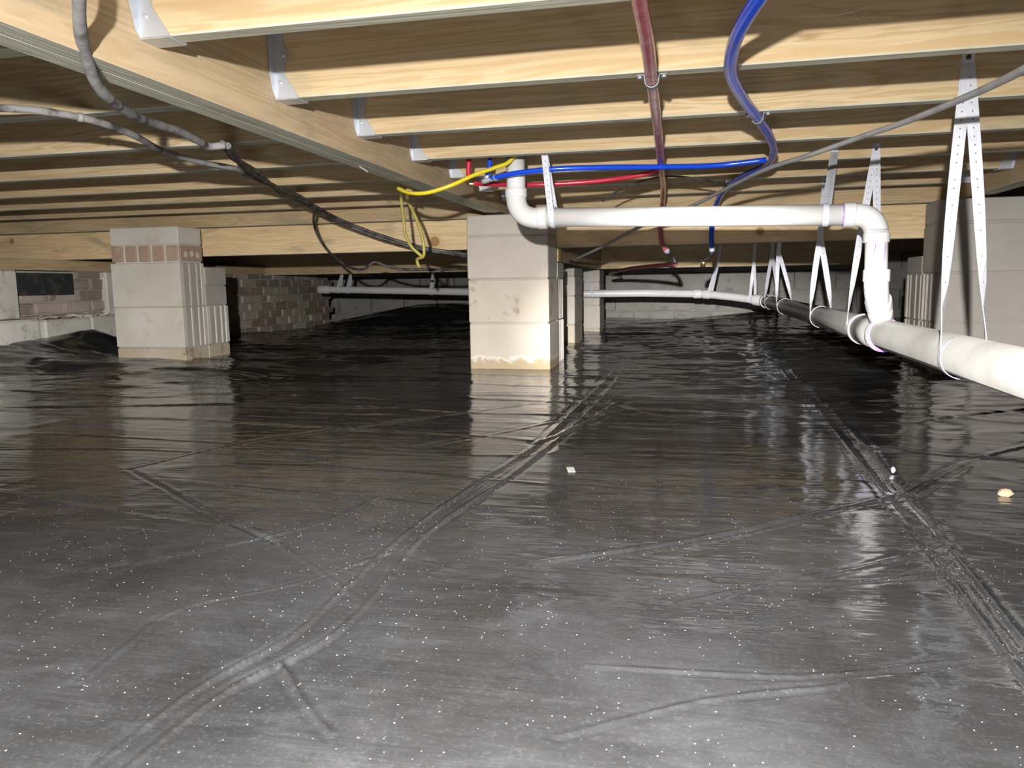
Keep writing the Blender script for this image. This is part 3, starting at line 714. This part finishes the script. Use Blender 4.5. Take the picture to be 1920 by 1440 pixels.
# ------------------------------------------------------------------ cables
yc = tube('yellow_cable', [(-.885, 2.36, .700), (-.84, 2.33, .682), (-.771, 2.30, .675), (-.702, 2.30, .691), (-.631, 2.35, .729), (-.575, 2.395, .755), (-.54, 2.42, .772), (-.52, 2.44, .80)], .0085, 'yellow', None, n=6, seg=12, flat=.75)
tag(yc, 'bright yellow electrical cable looping under the double girder', 'cable')
yl = empty('looped_yellow_cable', 'dull yellow cable hanging in a narrow loop in front of the knotty beam', 'cable', (-1.03, 2.9, .7))
tube('strand', [(-.945, 2.62, .730), (-1.05, 2.83, .745), (-1.077, 2.9, .732), (-1.070, 2.9, .654), (-1.062, 2.9, .588), (-1.040, 2.9, .545), (-1.001, 2.91, .506)], .0062, 'yellow_dull', yl, n=5, seg=10)
tube('strand', [(-.945, 2.64, .728), (-1.03, 2.85, .745), (-1.053, 2.905, .731), (-1.020, 2.905, .655), (-1.001, 2.905, .60), (-.992, 2.905, .55), (-.996, 2.91, .508), (-1.03, 2.93, .495), (-1.025, 2.94, .465)], .0062, 'yellow_dull', yl, n=5, seg=10)
d1_ = tube('dusty_cable', [(-.69, .80, .79), (-.73, .862, .760), (-.771, .908, .742), (-.838, .996, .722), (-.875, 1.055, .706), (-.925, 1.16, .700), (-1.021, 1.382, .718), (-1.056, 1.515, .728), (-1.085, 1.624, .728), (-1.110, 1.705, .732), (-1.084, 1.722, .737)], .0085, 'dusty', None, n=8, seg=14, wob=.07)
tag(d1_, 'thick dust-furred cable dropping past the double girder at upper left', 'cable')
d2_ = empty('dusty_cable', 'dust-furred cable entering at the left edge with a pale cable tie', 'cable', (-1.3, 1.8, .75))
tube('sheath', [(-1.62, 1.36, .765), (-1.372, 1.348, .763), (-1.308, 1.387, .763), (-1.252, 1.452, .758), (-1.248, 1.575, .753), (-1.318, 1.819, .748), (-1.332, 1.999, .748), (-1.309, 2.124, .748), (-1.36, 2.26, .752)], .0078, 'dusty', d2_, n=8, seg=14, wob=.07)
collar('cable_staple', (-1.251, 1.452, .758), (.4, .7, -.05), .010, .0098, 'chip', d2_)
bk = empty('black_cable_bundle', 'twisted black cable bundle sagging towards the back behind the knotty beam', 'cable', (-1.4, 2.6, .74))
tube('strand', [(-1.085, 1.735, .738), (-1.199, 1.96, .743), (-1.334, 2.283, .748), (-1.441, 2.645, .748), (-1.60, 3.15, .748), (-1.56, 3.45, .682), (-1.40, 3.55, .615), (-1.24, 3.62, .568), (-1.08, 3.7, .54), (-1.00, 3.9, .505)], .0085, 'black', bk, n=7, seg=10, wob=.12)
tube('strand', [(-1.105, 1.745, .746), (-1.215, 1.96, .752), (-1.325, 2.283, .757), (-1.45, 2.645, .739), (-1.585, 3.12, .757), (-1.55, 3.45, .692), (-1.39, 3.55, .624), (-1.23, 3.62, .575), (-1.06, 3.7, .545), (-.99, 3.92, .50)], .0075, 'black', bk, n=7, seg=10, wob=.12)
b2 = empty('black_cable', 'black cable hanging down in front of the cross beam from a staple', 'cable', (-1.7, 3.5, .65))
tube('sheath', [(-1.36, 2.26, .752), (-1.443, 2.61, .755), (-1.609, 3.174, .764), (-1.72, 3.45, .745), (-1.75, 3.5, .715), (-1.782, 3.6, .653), (-1.779, 3.7, .578), (-1.754, 3.8, .521), (-1.735, 3.9, .49), (-1.70, 4.0, .495), (-1.665, 4.02, .525), (-1.60, 4.03, .505), (-1.53, 4.05, .487), (-1.38, 4.06, .48), (-1.22, 4.05, .478), (-1.07, 4.0, .492), (-1.00, 3.93, .505)], .0072, 'black', b2, n=6, seg=10, wob=.08)
tube('tangle', [(-1.06, 3.72, .540), (-1.02, 3.70, .555), (-.985, 3.70, .53), (-1.00, 3.71, .50), (-1.04, 3.73, .505), (-1.05, 3.75, .53), (-1.0, 3.78, .545)], .006, 'black', bk, n=5, seg=8, wob=.1)
tube('tangle', [(-1.03, 3.70, .545), (-1.01, 3.69, .52), (-.97, 3.70, .50), (-.94, 3.74, .485)], .006, 'black', bk, n=5, seg=8, wob=.1)
link('cable_staple', ribbon_mesh([(-.012, 0, 0), (0, 0, -.009), (.012, 0, 0)], [(0, 1, 0)]*3, .008), 'steel', b2, local(b2, (-1.609, 3.170, .765)))
gc = tube('grey_cable', [(.56, .45, .74), (.52, .70, .69), (.49, .98, .676), (.474, 1.25, .687), (.48, 1.4, .697), (.473, 1.55, .705), (.438, 1.75, .709), (.377, 1.95, .711), (.308, 2.1, .704), (.24, 2.3, .707), (.16, 2.6, .699), (.032, 2.9, .665), (-.178, 3.3, .623), (-.374, 3.7, .564), (-.60, 4.22, .512)], .0085, 'grey', None, n=7, seg=14, flat=.7)
tag(gc, 'long flat grey cable slanting from the upper right down to the central pier', 'cable')
bw = tube('thin_black_wire', [(-.30, 2.98, .70), (-.22, 2.9, .735), (-.08, 2.86, .765), (.06, 2.9, .755), (.15, 3.0, .74)], .0035, 'black', None, n=6, seg=8)
tag(bw, 'thin dark wire arching between the thick red and blue pipes', 'cable')

# ------------------------------------------------------------------ loose things on the sheet
def pebble(name, loc, r_, sc_, mat, label, cat):
    bm = bmesh.new(); bmesh.ops.create_icosphere(bm, subdivisions=2, radius=r_)
    for v in bm.verts: v.co = Vector((v.co.x*sc_[0], v.co.y*sc_[1], v.co.z*sc_[2]))*(1+random.uniform(-.12, .12))
    me = bpy.data.meshes.new('pebble'); bm.to_mesh(me); bm.free()
    return tag(link(name, me, mat, None, loc), label, cat)
zg = lambda x, y: float((ground(np.array([x]), np.array([y]))+wrinkles(np.array([x]), np.array([y])))[0])
pebble('stone', (.575, 1.515, zg(.575, 1.515)+.005), .011, (1.2, .8, .7), 'stone', 'small tan stone on the black sheet at far right', 'stone')
o = link('tape_scrap', box_mesh(.016, .036, .0012, .0004), 'chip', None, (-.226, 1.574, zg(-.226, 1.574)+.003), (.05, 0, .25)); tag(o, 'small pale scrap of tape on the sheet in front of the central pier', 'scrap')
pebble('paint_fleck', (.421, 1.653, zg(.421, 1.653)+.008), .004, (1, 1, 1.6), 'strap', 'tiny white fleck on the right-hand sheet crease', 'fleck')

cw = empty('cobweb', 'loose cobweb strands hanging beside the second joist at top right', 'cobweb', (.30, 1.40, .88))
for a, b, c_ in (((.16, 1.49, .85), (.27, 1.46, .84), (.33, 1.47, .86)), ((.27, 1.46, .845), (.285, 1.46, .825), (.30, 1.47, .85)), ((.33, 1.47, .86), (.36, 1.48, .868), (.40, 1.49, .88))):
    tube('thread', [a, b, c_], .0005, 'strap', cw, n=5, seg=5)
